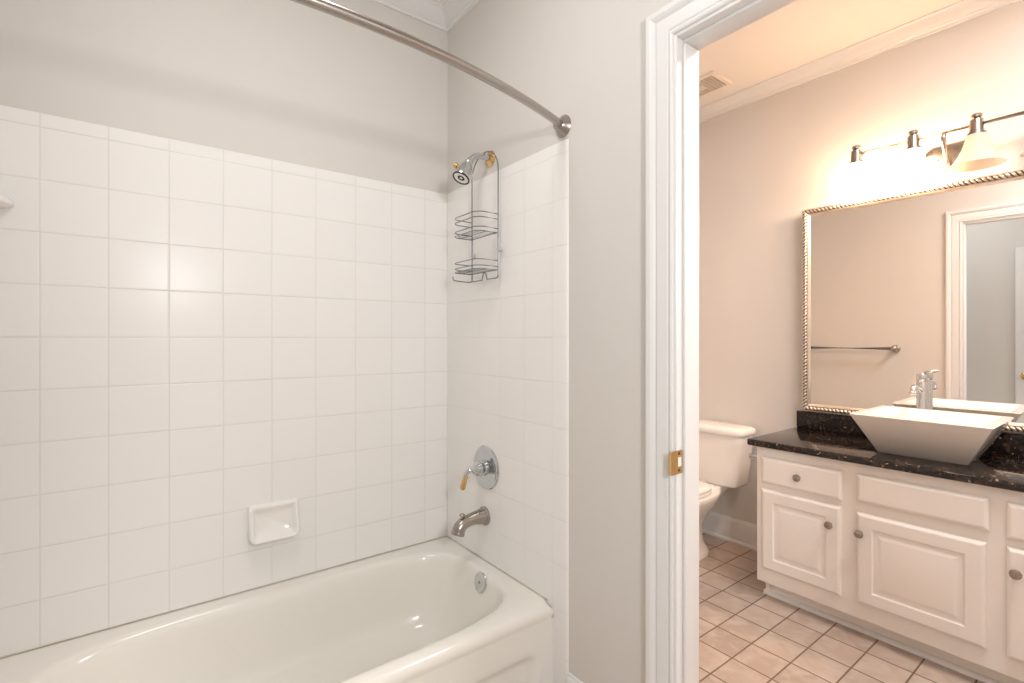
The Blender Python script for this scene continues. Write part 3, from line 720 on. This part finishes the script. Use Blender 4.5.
# ------------------------------------------------------------------ toilet
TX = -1.686
toi = thing('toilet', (TX, 2.55, 0), 'white two-piece toilet beside the vanity, partly behind the doorway', 'toilet')
def make_toilet():
    bm = B(); cy = 2.50
    lv = [(0.0, 0.106, 0.215, 0.175, 3.0), (0.022, 0.106, 0.215, 0.175, 3.0), (0.034, 0.097, 0.205, 0.165, 3.0), (0.075, 0.080, 0.175, 0.155, 2.6), (0.13, 0.076, 0.165, 0.150, 2.4), (0.19, 0.088, 0.20, 0.165, 2.3),
          (0.245, 0.115, 0.265, 0.225, 2.3), (0.30, 0.158, 0.335, 0.24, 2.2), (0.345, 0.178, 0.380, 0.25, 2.2), (0.368, 0.183, 0.392, 0.25, 2.2), (0.376, 0.178, 0.386, 0.245, 2.2), (0.377, 0.14, 0.34, 0.20, 2.2), (0.34, 0.12, 0.31, 0.17, 2.2), (0.26, 0.08, 0.20, 0.12, 2.2), (0.22, 0.03, 0.10, 0.05, 2)]
    loft(bm, [super_ring(TX, cy, z, rx, a, c, 48, p) for z, rx, a, c, p in lv])
    obj('bowl', bm, PORCELAIN, toi, angle=60)
    bm = B()
    dk = [(0.12, 0.050, 0.05, 2.585), (0.20, 0.062, 0.07, 2.60), (0.26, 0.076, 0.10, 2.63), (0.30, 0.092, 0.13, 2.67), (0.335, 0.106, 0.150, 2.705), (0.355, 0.118, 0.158, 2.715), (0.374, 0.120, 0.160, 2.715), (0.380, 0.116, 0.156, 2.715)]
    loft(bm, [super_ring(TX, cyd, z, rx, ry, ry, 40, 3.2 + max(0, z - 0.26) * 11) for z, rx, ry, cyd in dk]); obj('rear_deck', bm, PORCELAIN, toi, angle=60)
    bm = B()
    tk = [(0.381, 0.186, 0.074), (0.386, 0.200, 0.084), (0.40, 0.210, 0.089), (0.55, 0.228, 0.094), (0.683, 0.240, 0.098)]
    loft(bm, [super_ring(TX, 2.790, z, rx, ry, ry, 56, 6.0) for z, rx, ry in tk]); obj('tank', bm, PORCELAIN, toi, angle=60)
    bm = B()
    tl = [(0.682, 0.236, 0.097), (0.684, 0.248, 0.108), (0.693, 0.254, 0.112), (0.710, 0.254, 0.112), (0.720, 0.249, 0.107), (0.726, 0.235, 0.094), (0.729, 0.19, 0.07)]
    loft(bm, [super_ring(TX, 2.786, z, rx, ry, ry, 56, 5.0) for z, rx, ry in tl]); obj('tank_lid', bm, PORCELAIN, toi, angle=60)
    bm = B(); cs = 2.46
    loft(bm, [super_ring(TX, cs, z, rx, a, c, 48, 2.3) for z, rx, a, c in ((0.378, 0.166, 0.350, 0.165), (0.382, 0.174, 0.358, 0.172), (0.392, 0.174, 0.358, 0.172), (0.396, 0.168, 0.352, 0.166))]); obj('seat', bm, PORCELAIN, toi, angle=50)
    bm = B(); loft(bm, [super_ring(TX, cs, z, rx, a, c, 48, 2.3) for z, rx, a, c in ((0.397, 0.166, 0.350, 0.166), (0.401, 0.173, 0.357, 0.172), (0.411, 0.173, 0.357, 0.172), (0.418, 0.164, 0.346, 0.162), (0.421, 0.13, 0.28, 0.11))]); obj('seat_lid', bm, PORCELAIN, toi, angle=50)
    bm = B(); lathe(bm, (TX - 0.16, 2.695, 0.645), (0, -1, 0), [(0, 0.014), (0.010, 0.014), (0.013, 0.008), (0.02, 0.006)], 16); tube(bm, [(TX - 0.16, 2.678, 0.645), (TX - 0.11, 2.672, 0.638), (TX - 0.085, 2.672, 0.632)], [0.006, 0.007, 0.008], 10); obj('flush_lever', bm, CHROME, toi)
make_toilet()

# ------------------------------------------------------------------ paper holder on the vanity's end panel
hol = thing('paper_holder', (VX0, 2.42, 0.660), 'chrome toilet paper holder on the side of the white vanity', 'paper holder')
for y in (2.425, 2.565):
    bm = B(); lathe(bm, (VX0, y, 0.660), (-1, 0, 0), [(0, 0.021), (0.004, 0.022), (0.008, 0.018), (0.012, 0.010), (0.040, 0.009), (0.044, 0.014), (0.054, 0.014), (0.057, 0.009), (0.058, 0)], 20); obj('post', bm, CHROME, hol)
bm = B(); tube(bm, [(VX0 - 0.048, 2.425, 0.660), (VX0 - 0.048, 2.565, 0.660)], 0.0065, 12); obj('roller', bm, CHROME, hol)

# ------------------------------------------------------------------ towel bar on the doorway wall, seen in the mirror
tb = thing('towel_bar', (-1.46, YB, 1.165), 'satin nickel towel bar on the doorway wall, seen in the mirror', 'towel bar')
bm = B(); tube(bm, [(-1.76, YB + 0.062, 1.165), (-1.150, YB + 0.062, 1.165)], 0.013, 14); obj('bar', bm, SATIN, tb)
for x in (-1.76, -1.150):
    bm = B(); lathe(bm, (x, YB, 1.165), (0, 1, 0), [(0, 0.027), (0.005, 0.027), (0.012, 0.016), (0.034, 0.012), (0.046, 0.019), (0.062, 0.023), (0.076, 0.018), (0.082, 0.0)], 20); obj('post', bm, SATIN, tb)

# ------------------------------------------------------------------ ceiling exhaust vent
vent = thing('exhaust_vent', (-1.65, 2.62, HC), 'square almond exhaust fan grille in the vanity room ceiling', 'vent')
def make_vent():
    x0, x1, y0, y1 = -1.79, -1.500, 2.515, 2.720
    bm = B()
    def rr(i, z): return [Vector((x0 + i, y0 + i, z)), Vector((x1 - i, y0 + i, z)), Vector((x1 - i, y1 - i, z)), Vector((x0 + i, y1 - i, z))]
    loft(bm, [rr(0, HC), rr(0, HC - 0.004), rr(0.006, HC - 0.010), rr(0.022, HC - 0.012), rr(0.024, HC - 0.006)], cap1=False); obj('frame', bm, VENT, vent, angle=20)
    bm = B(); box(bm, (x0 + 0.02, y0 + 0.02, HC - 0.004), (x1 - 0.02, y1 - 0.02, HC - 0.001)); obj('hole_shade_sheet', bm, BLACK, vent)  # black sheet stands in for the shade inside the grille openings
    a, c, e, f = x0 + 0.022, x1 - 0.022, y0 + 0.022, y1 - 0.022; nx, ny = 13, 9
    for k in range(nx + 1):
        x = a + (c - a) * k / nx; bm = B(); box(bm, (x - 0.0021, e, HC - 0.012), (x + 0.0021, f, HC - 0.005)); obj('slat', bm, VENT, vent)
    for k in range(ny + 1):
        y = e + (f - e) * k / ny; bm = B(); box(bm, (a, y - 0.0021, HC - 0.0125), (c, y + 0.0021, HC - 0.005)); obj('slat', bm, VENT, vent)
    bm = B(); box(bm, ((x0 + x1) / 2 - 0.03, (y0 + y1) / 2 - 0.03, HC - 0.015), ((x0 + x1) / 2 + 0.03, (y0 + y1) / 2 + 0.03, HC - 0.006), 0.003, 1); obj('centre_cap', bm, VENT, vent)
make_vent()
